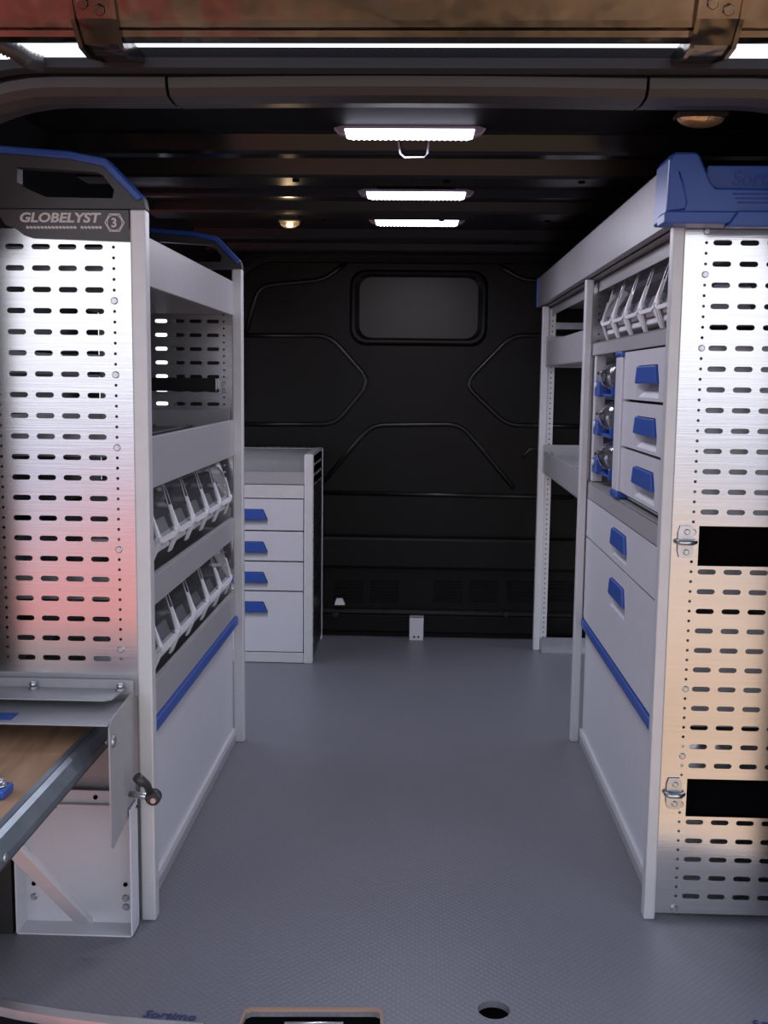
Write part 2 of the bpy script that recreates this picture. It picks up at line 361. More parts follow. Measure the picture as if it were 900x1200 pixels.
b = MB(); b.prism([(YREAR+.03, 1.444), (YREAR+.03, 1.453), (1.70, 1.474), (1.84, 1.518), (1.84, 1.50), (1.70, 1.462)], 'x', WL, WR); struct(b, 'trim_9', van_paint)
full = opening(OX0, OX1, 1.444, 0, .27, YREAR+.01)
header = struct(MB().prism([(-.50, 1.440), (.43, 1.440), (.43, 1.447), (-.50, 1.447)], 'y', YREAR+.02, YREAR+.10), 'trim_8', rubber)
def trim_piece(path, m=trim_m):
    b = MB(); b.sweep(path, [(.010, .0), (.024, .002), (.034, .012), (.036, .05), (.030, .10), (0, .10), (0, .01)])
    return b.build('header_trim', m, header)
xs = [-.379, .318]
midl = [(xs[0]+.002+(xs[1]-xs[0]-.004)*k/8, YREAR+.012, 1.444+.003*math.sin(pi*k/8)) for k in range(9)]
trim_piece(midl)
trim_piece([p for p in full if p[0] < xs[0] and p[2] > .5]+[(xs[0]-.002, YREAR+.01, 1.444)])
trim_piece([(xs[1]+.002, YREAR+.01, 1.444)]+[p for p in full if p[0] > xs[1] and p[2] > .5])

# bulkhead
b = MB(); b.box(WL-.03, WR+.03, YB, YB+.03, -.05, ZC+.02); bulk = struct(b, 'wall_back', bulk_m)
rib_m = mat('satin_black_rib', (.006, .006, .006), .33, spec=.38)
def ridge(pts, r=.0095, close=False, name='pressed_rib'):
    P = [at(u, v, 'y', YB) for u, v in pts]
    # round the corners
    out = []
    n = len(P)
    for k, p in enumerate(P):
        if (k in (0, n-1)) and not close: out.append(p); continue
        a, c = P[(k-1) % n], P[(k+1) % n]; d1 = (a-p); d2 = (c-p); R = min(.05, d1.length*.42, d2.length*.42)
        s, e = p+d1.normalized()*R, p+d2.normalized()*R
        for t in (0, .25, .5, .75, 1): out.append(s*(1-t)**2+p*2*t*(1-t)+e*t*t)
    if close: out.append(out[0])
    b = MB(); b.tube(out, r, 8, flat=(0, 1, 0)); return b.build(name, rib_m, bulk)
ridge([(280, 393), (386, 393), (434, 447), (393, 497), (280, 497)])
ridge([(690, 393), (600, 393), (544, 450), (594, 498), (690, 500)])
ridge([(368, 578), (435, 498), (540, 497), (602, 572)])
ridge([(288, 390), (303, 335), (380, 328), (405, 308)])
ridge([(672, 330), (612, 328), (585, 311)])
ridge([(375, 577), (672, 583)], .009); ridge([(375, 629), (672, 634)], .012)
ridge([(285, 524), (362, 524), (366, 532)], .006); ridge([(612, 536), (622, 525), (672, 528)], .006)
# blanked window: raised bezel and inset blank
o1 = [xz(*p, YB) for p in ((424, 320), (556, 320), (567, 330), (570, 390), (558, 403), (425, 403), (411, 392), (414, 330))]
cx = sum(p[0] for p in o1)/8; cz = sum(p[1] for p in o1)/8
def rrect(cx, cz, w, h, r, n=5):
    return arc(cx+w-r, cz+h-r, r, 0, 90, n)+arc(cx-w+r, cz+h-r, r, 90, 180, n)+arc(cx-w+r, cz-h+r, r, 180, 270, n)+arc(cx+w-r, cz-h+r, r, 270, 360, n)
t = bmesh.new()
rings = []
for (w, h, r, y) in ((.262, .142, .06, YB-.0), (.250, .131, .055, YB-.030), (.240, .122, .05, YB-.032), (.222, .112, .045, YB-.010)):
    rings.append([t.verts.new((x, y, z)) for x, z in rrect(cx, cz, w, h, r)])
for A, B in zip(rings, rings[1:]):
    for q in range(len(A)): t.faces.new((A[q], A[(q+1) % len(A)], B[(q+1) % len(A)], B[q]))
b = MB(); b.merge(t); wf = b.build('window_bezel', rib_m, bulk, smooth=False)
b = MB(); b.prism(rrect(cx, cz, .224, .114, .045), 'y', YB-.012, YB-.001); b.build('window_blank', brown_panel, bulk)
# lower ledges and louvres
b = MB(); b.box(-.86, .84, YB-.045, YB, .275, .40, .012, 2); b.build('cross_member', bulk_m, bulk)
b = MB(); b.box(-.86, .84, YB-.03, YB, .02, .095, .008, 2); b.build('foot_rail', bulk_m, bulk)
b = MB(); b.box(-.40, .60, YB-.040, YB-.001, .095, .112, .005); b.build('ledge', bow_m, bulk)
for u0 in (393, 434, 509, 550, 594, 640):
    for k in range(6):
        p = at(u0, 682+k*4.2, 'y', YB); q = at(u0+33, 682+k*4.2, 'y', YB)
        b = MB(); b.box(p.x, q.x, YB-.008, YB, p.z-.003, p.z+.003, .0015, rot=Matrix.Rotation(.5, 3, 'X')); b.build('louvre_slat', bulk_m, bulk)
b = MB(); b.prism([xz(u, v, YB-.05) for u, v in ((394, 702), (401, 702), (404, 709), (392, 709))], 'y', YB-.05, YB-.03)
tag(b.build('wedge_clip', cradle_m, bulk), 'small pale wedge clip')
for u in (393, 593):
    p = at(u, 720, 'y', YB-.05); b = MB(); b.cyl((p.x, YB-.05, p.z), 'y', .012, .02, 12, .002); b.build('ledge_bolt', bow_m, bulk)
# arched frame around the bulkhead top
b = MB(); fr = [(-.72, YB-.06, .9)]+[(x, YB-.06, z) for x, z in arc(-.72+.16, 1.455-.16, .16, 180, 90, 8)]+[(x, YB-.06, z) for x, z in arc(.68-.16, 1.455-.16, .16, 90, 0, 8)]+[(.68, YB-.06, .9)]
b.sweep(fr, [(0, 0), (.018, .01), (.018, .05), (0, .06), (-.03, .06), (-.03, 0)]); b.build('arch_frame', bulk_m, bulk)

p0 = at(480, 719, 'y', YB-.06); p1 = at(496, 746, 'y', YB-.06)
br = thing('floor_bracket', ((p0.x+p1.x)/2, YB-.05, 0), 'small white angle bracket standing at foot of the black bulkhead', 'bracket')
b = MB(); b.box(p0.x, p1.x, YB-.062, YB-.056, 0, .092, .001); b.box(p0.x, p1.x, YB-.062, YB-.03, .088, .092, .001); b.build('plate', white, br)
for dx in (-.008, .008):
    b = MB(); b.cyl(((p0.x+p1.x)/2+dx, YB-.0625, .014), 'y', .004, .003, 8); b.build('hole_shade_disc', hole_shade, br)  # black discs stand for holes, their shade is in the colour

# ------------------------------------------------------------------ raised tailgate
tg = thing('tailgate', (-.02, 1.45, 1.44), 'raised tailgate with bronze glinting inner skin over the rear opening', 'tailgate')
b = MB()
prof = [(1.497, 1.447), (1.485, 1.445), (1.476, 1.449), (1.472, 1.456), (1.462, 1.457), (1.456, 1.464), (1.440, 1.492), (1.405, 1.520), (1.30, 1.545), (1.0, 1.585), (.45, 1.64), (.30, 1.60), (.28, 1.63), (.45, 1.70), (1.30, 1.60), (1.45, 1.54), (1.50, 1.47)]
b.prism(prof, 'x', -.80, .76); b.build('inner_skin', gate_m, tg)
for u0 in (115, 843):
    c0 = at(u0-2, 25, 'y', 1.46).x; w = .0275
    b = MB(); b.prism([(1.600, 1.450), (1.600, 1.456), (1.50, 1.452), (1.458, 1.474), (1.435, 1.510), (1.430, 1.500), (1.450, 1.464), (1.482, 1.441), (1.52, 1.438)], 'x', c0-w, c0+w)
    for q in (-1, 1): b.prism([(1.600, 1.450), (1.600, 1.458), (1.50, 1.458), (1.458, 1.478), (1.435, 1.514), (1.426, 1.502), (1.446, 1.462), (1.480, 1.436), (1.52, 1.433)], 'x', c0+q*w-.003, c0+q*w+.003)
    h = b.build('hinge', gate_m, tg)
    for dx, yy, zz in ((-.012, 1.441, 1.4800), (.009, 1.445, 1.4735)):
        c = MB(); c.cyl((0, 0, 0), 'z', .0075, .010, 6, .001); c.cyl((0, 0, .004), 'z', .0105, .003, 16)
        bmesh.ops.rotate(c.bm, verts=c.bm.verts[:], cent=(0, 0, 0), matrix=Matrix.Rotation(-1.0, 3, 'X')); bmesh.ops.translate(c.bm, verts=c.bm.verts[:], vec=(c0+dx, yy, zz)); c.build('hinge_bolt', gate_m, h)
b = MB(); 
pts = [at(-40, 45, 'y', 1.535), at(0, 52, 'y', 1.54), at(18, 60, 'y', 1.55), at(32, 70, 'y', 1.565), at(50, 76, 'y', 1.60)]
P = []
for a, c in zip(pts, pts[1:]):
    for k in range(8): P.append(a.lerp(c, k/8))
b.tube(P, [.013 if k % 2 else .0105 for k in range(len(P))], 10)
tag(b.build('cable_conduit', black_plastic), 'black corrugated cable conduit beside the left tailgate hinge', 'cable')

# ------------------------------------------------------------------ drawers (front faces -y, x across, origin at bottom centre of front)
def drawer(parent, loc, rz, w, h, hw=.2, hh=.034, hz=None, ramp=.045, m=white, body=.30):
    hz = h*.60 if hz is None else hz             # z of the handle's lower edge
    e = .0015; x = w/2-e
    top, bot = hz+hh, hz-ramp
    tri = [(-hw/2*.98, bot), (hw/2*.98, bot), (hw/2, hz), (hw/2*.84, top), (-hw/2*.84, top), (-hw/2, hz)]
    b = MB(); b.prism([(-x, e), (x, e), (x, h-e), (-x, h-e)], 'y', 0, .012, [tri])
    t = bmesh.new()                               # scooped ramp in the opening
    A = [t.verts.new((px, .003, pz)) for px, pz in tri]
    B = [t.verts.new((px*.93, .003 if pz <= bot+1e-6 else .030, pz)) for px, pz in tri]
    for q in range(6):
        if q == 0: continue
        try: t.faces.new((A[q], A[(q+1) % 6], B[(q+1) % 6], B[q]))
        except ValueError: pass
    t.faces.new((B[0], B[1], B[2], B[5])); t.faces.new((B[5], B[2], B[3], B[4])); b.merge(t)
    b.box(-x+.01, x-.01, .031, body, e+.006, h-.02)
    o = b.build('drawer', m, parent, world=False, loc=Vector(loc)-parent.location, rz=rz)
    c = MB(); c.prism([(-hw/2+.002, hz-.002), (hw/2-.002, hz-.002), (hw/2*.84-.002, top-.002), (-hw/2*.84+.002, top-.002)], 'y', -.006, .016, bev=.0025)
    hdl = c.build('handle', blue, o, world=False); tag(hdl, 'blue grip')
    return o

# ------------------------------------------------------------------ perforated end panels
ROWP = .0363
def perforated(xc, x0, x1, z0, z1, ztop, nrow, xs_slot, xs_hole, y, L=.033, H=.0095, cut=(), t=.0018, notch=()):
    b = MB()
    edges = [z1]+[ztop-(k+.7)*ROWP for k in range(-1, nrow) if z0+.006 < ztop-(k+.7)*ROWP < z1-.006]+[z0]
    t0 = bmesh.new()
    def face_strip(xa, xb, za, zb, holes):
        es = []
        for lp in [[(xa, za), (xb, za), (xb, zb), (xa, zb)]]+holes:
            vs = [t0.verts.new((px, y, pz)) for px, pz in lp]
            es += [t0.edges.new((vs[q], vs[(q+1) % len(vs)])) for q in range(len(vs))]
        bmesh.ops.triangle_fill(t0, use_beauty=True, use_dissolve=False, edges=es)
    for zb, za in zip(edges, edges[1:]):
        cc = [c for c in cut if c[2] < za+.01 and c[3] > zb-.01]
        xb = cc[0][0] if cc else x1; runs = [(x0, xb)]
        if cc and cc[0][1] < x1: runs.append((cc[0][1], x1))
        for ra, rb in runs:
            hs = []
            for k in range(nrow):
                z = ztop-k*ROWP
                if za < z < zb: hs += [slot(x, z, L, H) for x in xs_slot if ra+.02 < x < rb-.02]
            for k in range(nrow*2-1):
                z = ztop-k*ROWP/2
                if za+.003 < z < zb-.003: hs += [circ(x, z, .0028) for x in xs_hole if ra+.004 < x < rb-.004]
            face_strip(ra, rb, za, zb, hs)
    bmesh.ops.remove_doubles(t0, verts=t0.verts[:], dist=1e-5)
    r = bmesh.ops.extrude_face_region(t0, geom=t0.faces[:])
    for v in [g for g in r['geom'] if isinstance(g, bmesh.types.BMVert)]: v.co.y += t
    b.merge(t0); return b
def screws(parent, pts, y, r=.006, name='screw', m=steel, d=-1):
    src = None
    off = Vector((0, 0, 0)); p = parent
    while p is not None: off += p.location; p = p.parent
    for x, z in pts:
        if src is None:
            b = MB(); b.cyl((0, 0, 0), 'y', r, .004, 14, .0012); b.cyl((0, d*.002, 0), 'y', r*.45, .0015, 6)
            src = b.build(name, m, parent, world=False); o = src
        else:
            o = src.copy(); COL.objects.link(o); o.parent = parent
        o.location = Vector((x, y, z))-off

# ------------------------------------------------------------------ left racking unit
rk = thing('shelf_rack', (XL-.19, (YL0+YL1)/2, 0), 'tall aluminium racking unit on the left with a black handle frame and lettered badge', 'rack')
for x0, x1 in ((XL-.027, XL), (XLB, XLB+.027)):
    for y0 in (YL0, YL1):
        b = MB(); b.box(x0, x1, y0, y0+.028, 0, 1.285, .003, 2); b.box(x0+.006, x1-.003, y0+.028, y0+.034, 0, 1.28); b.build('post', post_m, rk)
near = perforated(0, XLB+.02, XL-.026, .466, 1.252, 1.2217, 21, [x+.0 for x in (-.5685, -.6145, -.6605, -.7065)], [-.534, -.7405], YL0+.004)
ep = near.build('end_panel', alu, rk)
screws(ep, [(-.534, 1.2217-ROWP/2*k) for k in (5, 12, 19, 29, 39, )], YL0+.003, .0062)
far = perforated(0, XLB+.02, XL-.026, .466, 1.252, 1.2217, 21, (-.556, -.602, -.648, -.694), [-.527, -.728], YL1+.006)
ep2 = far.build('end_panel', alu, rk)
screws(ep2, [(-.527, 1.2217-ROWP/2*k) for k in (13, 14)], YL1+.003, .006)
b = MB(); b.box(-.80, -.545, YL1-.02, YL1+.004, .965, 1.0, .002); b.build('end_rail', bow_m, rk)
b = MB(); b.box(XLB+.02, XL-.026, YL0+.010, YL0+.012, .02, .43); b.build('lower_end_panel', grey, rk)
# badge
bpoly = [(XL-.028, 1.283), (XL-.028, 1.2305)]+[xz(u, v, YL0) for u, v in ((38, 279), (29, 276), (17, 267), (7, 264), (0, 253.5))]+[(XLB+.03, 1.255), (XLB+.03, 1.283)]
b = MB(); b.prism(bpoly, 'y', YL0-.001, YL0+.003); bd = b.build('badge', badge_m, rk)
p = at(23, 260, 'y', YL0); tx = text_part('GLOBELYST', .0220, 'lettering', letter_m, bd, (p.x-.001, YL0-.0012, p.z), (pi/2, 0, 0), .0003, italic=.18, bold=.0007, spacing=1.0); tx.scale.x = 1.2
p = at(134.5, 261, 'y', YL0)
hx = [(p.x+.0175*math.cos(pi/3*k), p.z+.0175*math.sin(pi/3*k)) for k in range(6)]; hi = [(p.x+.0155*math.cos(pi/3*k), p.z+.0155*math.sin(pi/3*k)) for k in range(6)]
b = MB(); b.prism(hx, 'y', YL0-.0016, YL0-.0011, [hi]); b.prism(circ(p.x, p.z, .0135, 24), 'y', YL0-.0016, YL0-.0011, [circ(p.x, p.z, .0122, 24)])
b.build('hexagon_emblem', letter_m, bd)
text_part('3', .021, 'numeral', letter_m, bd, (p.x-.0062, YL0-.0012, p.z-.0073), (pi/2, 0, 0), .0003, bold=.0006)
b = MB()
for k in range(21):
    if k == 14: continue
    q = at(31+k*4.25, 266.6, 'y', YL0); b.box(q.x, q.x+.0052, YL0-.0015, YL0-.001, q.z-.002, q.z+.002, rot=Matrix.Rotation(.35, 3, 'Y'))
b.build('underline', letter_m, bd)
# handle frames, near and far
def handle_frame(y, dy):
    cx = (XL-.005+XLB)/2
    half = [(168, 244), (167.5, 232), (124, 186.5), (80, 178), (0, 171.5)]
    o = [xz(u, v, YL0) for u, v in half]; blueo = o[:]
    outer = [(XL, 1.286)]+o[1:]+[(2*cx-x, z) for x, z in reversed(o[1:-1])]+[(XLB, 1.286)]
    hole = [xz(u, v, YL0) for u, v in ((19, 195), (112, 201), (120, 205), (133, 222), (131, 232), (53, 230.5), (27, 219), (19, 213))]
    b = MB(); b.prism(outer, 'y', y+.004, y+.030, [hole], bev=0); hf = b.build('handle_frame', black_plastic, rk)
    inn = [xz(u, v, YL0) for u, v in ((160, 236), (120, 195), (79, 186), (0, 179.5))]
    band = o[1:]+[(2*cx-x, z) for x, z in reversed(o[1:-1])]
    bi = inn+[(2*cx-x, z) for x, z in reversed(inn[:-1])]
    b = MB(); b.prism([(x, z+.002) for x, z in band]+list(reversed(bi)), 'y', y-.002, y+.033, bev=.003); tag(b.build('handle_rim', blue, hf), 'blue rim')
handle_frame(YL0, 0); handle_frame(YL1, 0)
# aisle fascias, shelves, strips
XF = XL-.022
def lfas(z0, z1, m=grey, name='fascia', lip=.012):
    b = MB(); b.box(XF-.002, XF, YL0+.029, YL1, z0, z1, .0008); b.box(XF-lip, XF-.002, YL0+.029, YL1, z1-.002, z1); b.box(XF-lip, XF-.002, YL0+.029, YL1, z0, z0+.002)
    return b.build(name, m, rk)
def lshelf(z, m=grey_dk):
    b = MB(); b.box(XLB+.002, XF-.003, YL0+.03, YL1, z-.002, z, 0); b.box(XLB+.002, XLB+.004, YL0+.03, YL1, z, z+.06)
    for y in (YL0+.032, YL1-.004): b.box(XLB+.03, XF-.01, y, y+.002, z, z+.055)
    return b.build('shelf', m, rk)
lfas(1.165, 1.252); lfas(.795, .890); lfas(.572, .628); lfas(.357, .424)
lshelf(1.17); lshelf(.86); lshelf(.60); lshelf(.39)
b = MB(); b.box(XF-.004, XF+.008, YL0+.029, YL1, .333, .356, .003, 2); tag(b.build('accent_strip', blue, rk), 'blue strip')
b = MB(); b.box(XF-.012, XF-.008, YL0+.029, YL1, .02, .334); b.box(XF-.012, XF-.001, YL0+.029, YL1, .022, .040, .001); b.build('lower_panel', white, rk)
b = MB(); b.box(XF-.008, XF-.001, YL0+.029, YL1, 0, .020, .001); b.build('plinth', grey, rk)
b = MB(); b.box(XLB, XLB+.003, YL0+.03, YL1, .03, .34); b.build('back_panel', grey_dk, rk)
b = MB(); b.box(XLB, XL-.026, YL0+.002, YL0+.006, .428, .468, .001); cb = b.build('end_crossbar', grey, rk)
screws(cb, [(-.532, .452)], YL0+.001, .0062)
b = MB(); b.box(XLB+.03, XF-.02, YL0+.06, YL1-.02, .8605, .872, .003)
for k in range(3): b.box(XLB+.05+k*.1, XLB+.06+k*.1, YL0+.08, YL1-.04, .872, .878, .002)
tag(b.build('shelf_mat', mat_rubber), 'dark ribbed rubber mat lying on the open middle shelf of the left rack', 'mat')

# ------------------------------------------------------------------ tilting clear bins (front faces -y)
edge_highlight = mat('pale_edge_highlight', (.36, .36, .40), .15)  # pale colour stands for the highlights along the bin edges
def make_bin(label, group, w=.155, h=.155):
    root = thing('storage_bin', (0, 0, 0), label, 'bin', group)
    t = bmesh.new()
    a = w/2-.007
    prof = [(.000, .044, a-.012), (-.004, .060, a-.008), (.018, h-.022, a-.001), (.030, h, a), (.135, h, a), (.135, .03, a-.006)]
    Lr = [t.verts.new((-c, y, z)) for y, z, c in prof]; Rr = [t.verts.new((c, y, z)) for y, z, c in prof]
    n = len(prof)
    for q in range(n):
        if q == 3: continue       # open top
        t.faces.new((Lr[q], Lr[(q+1) % n], Rr[(q+1) % n], Rr[q]))
    t.faces.new(Lr); t.faces.new(Rr)
    b = MB(); b.merge(t); b.build('bin_body', clear, root, world=False)
    c = MB()
    c.tube([(-a+.002, .030, h), (a-.002, .030, h)], .002, 6)
    for q in (-1, 1):
        c.tube([(q*k, y, z) for y, z, k in prof[:4]], .0012, 6); c.tube([(q*a, .03, h), (q*a, .135, h)], .002, 6)
    c.build('rim', edge_highlight, root, world=False)  # tubes added as painted edge highlights
    c = MB(); c.prism([(.002, .046), (.016, .078), (.02, .078), (.05, .034), (.004, .034)], 'x', -a+.010, a-.010); c.build('front_pocket', cradle_m, root, world=False)
    g = MB()
    W2 = w/2
    bar = [(-W2+.001, .046), (-a*.7, .040), (a*.7, .040), (W2-.001, .046), (W2-.001, .055), (a*.75, .048), (-a*.75, .048), (-W2+.001, .055)]
    g.prism(bar, 'y', -.010, .000)
    for s in (-1, 1):
        g.prism([(s*(W2-.0005), .046), (s*(W2-.0005), .100), (s*(W2-.003), .101), (s*(W2-.008), .070), (s*(W2-.020), .050)], 'y', -.009, -.005)
        g.prism([(s*(W2-.0005), .050), (s*(W2-.020), .044), (s*(W2-.009), .004), (s*(W2-.0005), .006)], 'y', -.009, -.004)
    for v in g.bm.verts:
        if v.co.z > .056: v.co.y += (v.co.z-.056)*.32
        elif v.co.z < .040: v.co.y += (.040-v.co.z)*.45
    for s in (-1, 1):
        g.box(min(s*(W2-.004), s*(W2-.001)), max(s*(W2-.004), s*(W2-.001)), .0, .13, .02, .05)
    g.box(-W2+.006, W2-.006, .006, .13, .018, .030, .002)
    g.build('bin_cradle', cradle_m, root, world=False)
    return root
ordl = ['second', 'third', 'fourth']
proto = None
def bin_row(x, ys, z, rz, names):
    global proto
    for y, lab in zip(ys, names):
        if proto is None: o = proto = make_bin(lab, None)
        else: o = copy_tree(proto); o['label'] = lab
        o['group'] = names.grp; o.location = (x, y, z); o.rotation_euler = (0, 0, rz)
class L(list): pass
def nm(fmt, grp, words):
    l = L([fmt.format(w) for w in words]); l.grp = grp; return l
ysl = [2.094+.157*k for k in range(5)]
wd = ['nearest the rear post', 'second from the rear post', 'in the middle of five', 'fourth from the rear post', 'at the far front end']
bin_row(XF-.008, ysl, .640, pi/2, nm('clear bin in upper bin row of left rack, {}', 'clear bins on the left rack upper row', wd))
bin_row(XF-.008, ysl, .425, pi/2, nm('clear bin in lower bin row of left rack, {}', 'clear bins on the left rack lower row', wd))

# ------------------------------------------------------------------ folding work table on the left rear
wt = thing('folding_workbench', (-.62, 1.80, 0), 'fold-out plywood workbench with steel edge rail on a grey floor bracket, left of the doorway', 'workbench')
ZT = .385
b = MB(); b.box(-.95, -.566, 1.22, 1.852, ZT-.018, ZT, .001); b.build('table_top', ply, wt)
b = MB(); b.box(-.566, -.5635, 1.215, 1.856, ZT-.034, ZT+.003, .0008); b.box(-.566, -.545, 1.215, 1.856, ZT-.034, ZT-.031, .0008)
b.box(-.576, -.5635, 1.215, 1.856, ZT, ZT+.003, .0008); b.prism([(-.5635, ZT+.003), (-.556, ZT-.002), (-.545, ZT-.020), (-.545, ZT-.034), (-.5635, ZT-.034)], 'y', 1.215, 1.856)
er = b.build('edge_rail', steel_dk, wt)
for y in (1.80, 1.34):
    b = MB(); b.cyl((-.5445, y, ZT-.022), 'x', .006, .004, 12, .001); b.build('rivet', steel, er)
b = MB(); b.box(-.95, -.512, 1.70, 1.850, .424, .427, .001)
b.box(-.95, -.508, 1.846, 1.8485, .436, .462)
b.prism([(-.95, 1.775), (-.54, 1.775), (-.528, 1.785), (-.524, 1.846), (-.95, 1.846)], 'z', .444, .4465)
hp = b.build('hinge_plate', grey, wt)
for x in (-.685, -.512-.016):
    b = MB(); b.cyl((x, 1.835, .4485), 'z', .009, .004, 12, .001); b.cyl((x, 1.835, .454), 'z', .006, .010, 6, .001); b.build('bolt', steel, hp)
tag(MB().box(-.80, -.680, 1.715, 1.750, .4273, .4285).build('sticker', blue, hp), 'blue sticker')
# cheek plate standing along the depth of the bench at its right end
b = MB(); b.prism([(1.702, .422), (1.716, .431), (1.855, .441), (1.855, .232), (1.712, .208), (1.702, .218)], 'x', -.5115, -.509)
cp = b.build('side_plate', grey, wt)
b = MB(); b.cyl((-.5085, 1.722, .392), 'x', .0105, .006, 16, .002); b.build('pivot_bolt', steel, cp)
# lower floor bracket: shallow sheet-metal box
b = MB(); b.box(-.716, -.504, 1.846, 1.849, .0, .255, .0005); b.box(-.716, -.713, 1.80, 1.849, 0, .17, .0005); b.box(-.507, -.504, 1.80, 1.849, 0, .24, .0005)
b.box(-.716, -.504, 1.80, 1.849, 0, .003, .0005); b.box(-.716, -.504, 1.835, 1.849, .226, .232, .0005)
lb = b.build('floor_bracket', white, wt)
screws(lb, [(-.528, .052), (-.528, .035), (-.698, .05)], 1.844, .0065)
screws(lb, [(-.528, .078), (-.58, .243), (-.698, .075)], 1.844, .004, 'hole_shade_disc', hole_shade)  # smaller discs are open holes, shaded by black colour
tag(MB().box(-.688, -.650, 1.842, 1.846, .222, .240).build('slot', hole_shade, lb), 'dark slot')
b = MB(); b.box(-.95, -.722, 1.80, 1.855, 0, .16); b.build('rear_stop', rubber, wt)
b = MB()       # brace
A = at(99, 1079, 'y', 1.80); B = at(14, 991, 'y', 1.50)
b.box(-.016, .016, -.006, .006, 0, (B-A).length, .003, 2, rot=(B-A).to_track_quat('Z', 'Y').to_matrix(), piv=Vector((0, 0, 0)))
bmesh.ops.translate(b.bm, verts=b.bm.verts[:], vec=A); b.build('brace', white, wt)
b = MB(); q = at(172, 912, 'y', 1.80); q2 = at(180, 934, 'y', 1.80)    # clamp lever
b.tube([(q2.x-.004, 1.80, q2.z+.003), (q.x+.004, 1.785, q.z-.006), (q.x-.003, 1.775, q.z+.004), (q.x-.010, 1.770, q.z+.014)], [.007, .007, .0095, .0085], 12)
b.cyl((q2.x, 1.80, q2.z), 'y', .0135, .020, 14, .003); cl = b.build('clamp_lever', black_plastic, wt)
MB().tube([(q2.x-.045, 1.812, q2.z), (q2.x-.008, 1.80, q2.z)], .0055, 10).build('threaded_stud', steel, cl)
MB().cyl((q2.x+.002, 1.789, q2.z-.002), 'y', .005, .004, 12).build('stud_tip', steel, cl)
ZV = ZT; ZT = ZT+.0012
vc = thing('vice_base', (-.625, 1.49, ZT), 'blue clamp plate with a bright steel bolt on the plywood worktop', 'vice')
b = MB(); b.box(-.70, -.598, 1.475, 1.515, ZT, ZT+.014, .004, 2); b.build('plate', blue, vc)
b = MB(); b.cyl((-.612, 1.493, ZT+.016), 'z', .011, .004, 16); b.cyl((-.612, 1.493, ZT+.022), 'z', .008, .012, 16, .002); b.build('bolt', steel, vc)

# ------------------------------------------------------------------ drawer cabinet, front left, faces the doorway
YD = 3.685
dc = thing('drawer_cabinet', (-.63, YD+.2, 0), 'low drawer cabinet with four blue-handled drawers and open top tray before bulkhead', 'cabinet')
for x0 in (-.403, -.888):
    for y0 in (YD, YD+.36):
        b = MB(); b.box(x0, x0+.031, y0, y0+.03, 0, .742, .004, 2); b.build('post', post_m, dc)
dw = .452; dx = -.414-dw/2-.006
b = MB(); b.box(-.885, -.374, YD+.03, YD+.38, .632, .635); b.box(-.857, -.403, YD+.006, YD+.009, .637, .682, .001); b.box(-.857, -.403, YD+.006, YD+.02, .68, .682)
b.box(-.885, -.374, YD+.372, YD+.375, .635, .742); b.box(-.885, -.374, YD+.33, YD+.375, .740, .742)
b.box(-.376, -.374, YD+.02, YD+.38, .635, .742); b.box(-.40, -.374, YD+.02, YD+.38, .74, .743)
b.build('top_tray', grey, dc)
holes = [circ(-.42-.03*k, YD+.35, .004) for k in range(8)]
for k in range(7):
    b = MB(); b.cyl((-.43-.032*k, YD+.35, .7425), 'z', .004, .001, 8); b.build('hole_shade_disc', hole_shade, dc)  # tray holes shown as discs with the shade painted black
b = MB(); b.box(-.858, -.404, YD+.003, YD+.010, .588, .634, .001); b.build('front_rail', post_m, dc)
for z0, z1 in ((.474, .586), (.366, .472), (.260, .364), (.040, .258)):
    h = z1-z0
    drawer(dc, (-.6305, YD+.004, z0), 0, dw, h, hw=.200, hh=.036, hz=h-.073, ramp=.022)
b = MB(); b.box(-.858, -.404, YD+.003, YD+.010, .002, .038, .001); b.build('base_rail', post_m, dc)
# perforated side towards the aisle
b = MB()
hl = []
for k in range(19):
    for j in range(4): hl.append([(YD+.06+j*.075+dy, .05+k*.0363+dz) for dy, dz in slot(0, 0, .05, .0095)])
b.prism([(YD+.03, .02), (YD+.36, .02), (YD+.36, .735), (YD+.03, .735)], 'x', -.376, -.374, hl); b.build('side_panel', bow_m, dc)
b = MB(); b.box(-.870, -.395, YD+.34, YD+.345, .04, .6); b.build('back_panel', grey_dk, dc)

# ------------------------------------------------------------------ right front racking unit
rr = thing('shelf_rack', (XR+.19, (YR0+YR1)/2, 0), 'tall racking unit on the right with perforated end, drawers below and two latch plates', 'rack')
for x0 in (XR, XRB-.027):
    for y0 in (YR0, YR1):
        b = MB(); b.box(x0, x0+(.021 if x0 == XR else .027), y0, y0+.028, 0, 1.272, .003, 2); b.build('post', post_m, rr)
cuts = [(.502, .72, 1.244-15.7*ROWP, 1.244-13.7*ROWP), (.502, .72, 1.244-28.7*ROWP, 1.244-26.7*ROWP)]
b = perforated(0, XR+.0205, XRB-.01, .012, 1.268, 1.244, 34, [.519+.0465*k for k in range(6)], [.491], YR0+.006, cut=cuts)
rp = b.build('end_panel', alu, rr)
screws(rp, [(.491, 1.244-ROWP/2*k) for k in (3, 10, 36.0-8.0, 44, 51, 57-.9, )], YR0+.005, .0058)
screws(rp, [(.4905, 1.263), (.489, .022)], YR0+.004, .0062)
for zc in (.718, .247):
    b = MB(); b.prism([(x*.014+.478, z*.029+zc) for x, z in ((-.75, 1), (.75, 1), (1, .7), (1, -.7), (.75, -1), (-.75, -1), (-1, -.6), (-1, .6))], 'y', YR0, YR0+.003)
    lp = b.build('latch_plate', steel, rr)
    b = MB(); b.tube([(.462, YR0+.0, zc), (.468, YR0-.010, zc), (.488, YR0-.010, zc), (.495, YR0+.001, zc)], .0045, 8); b.build('latch_bar', steel, lp)
    screws(lp, [(.479, zc+.0185), (.479, zc-.0185)], YR0-.001, .0052)
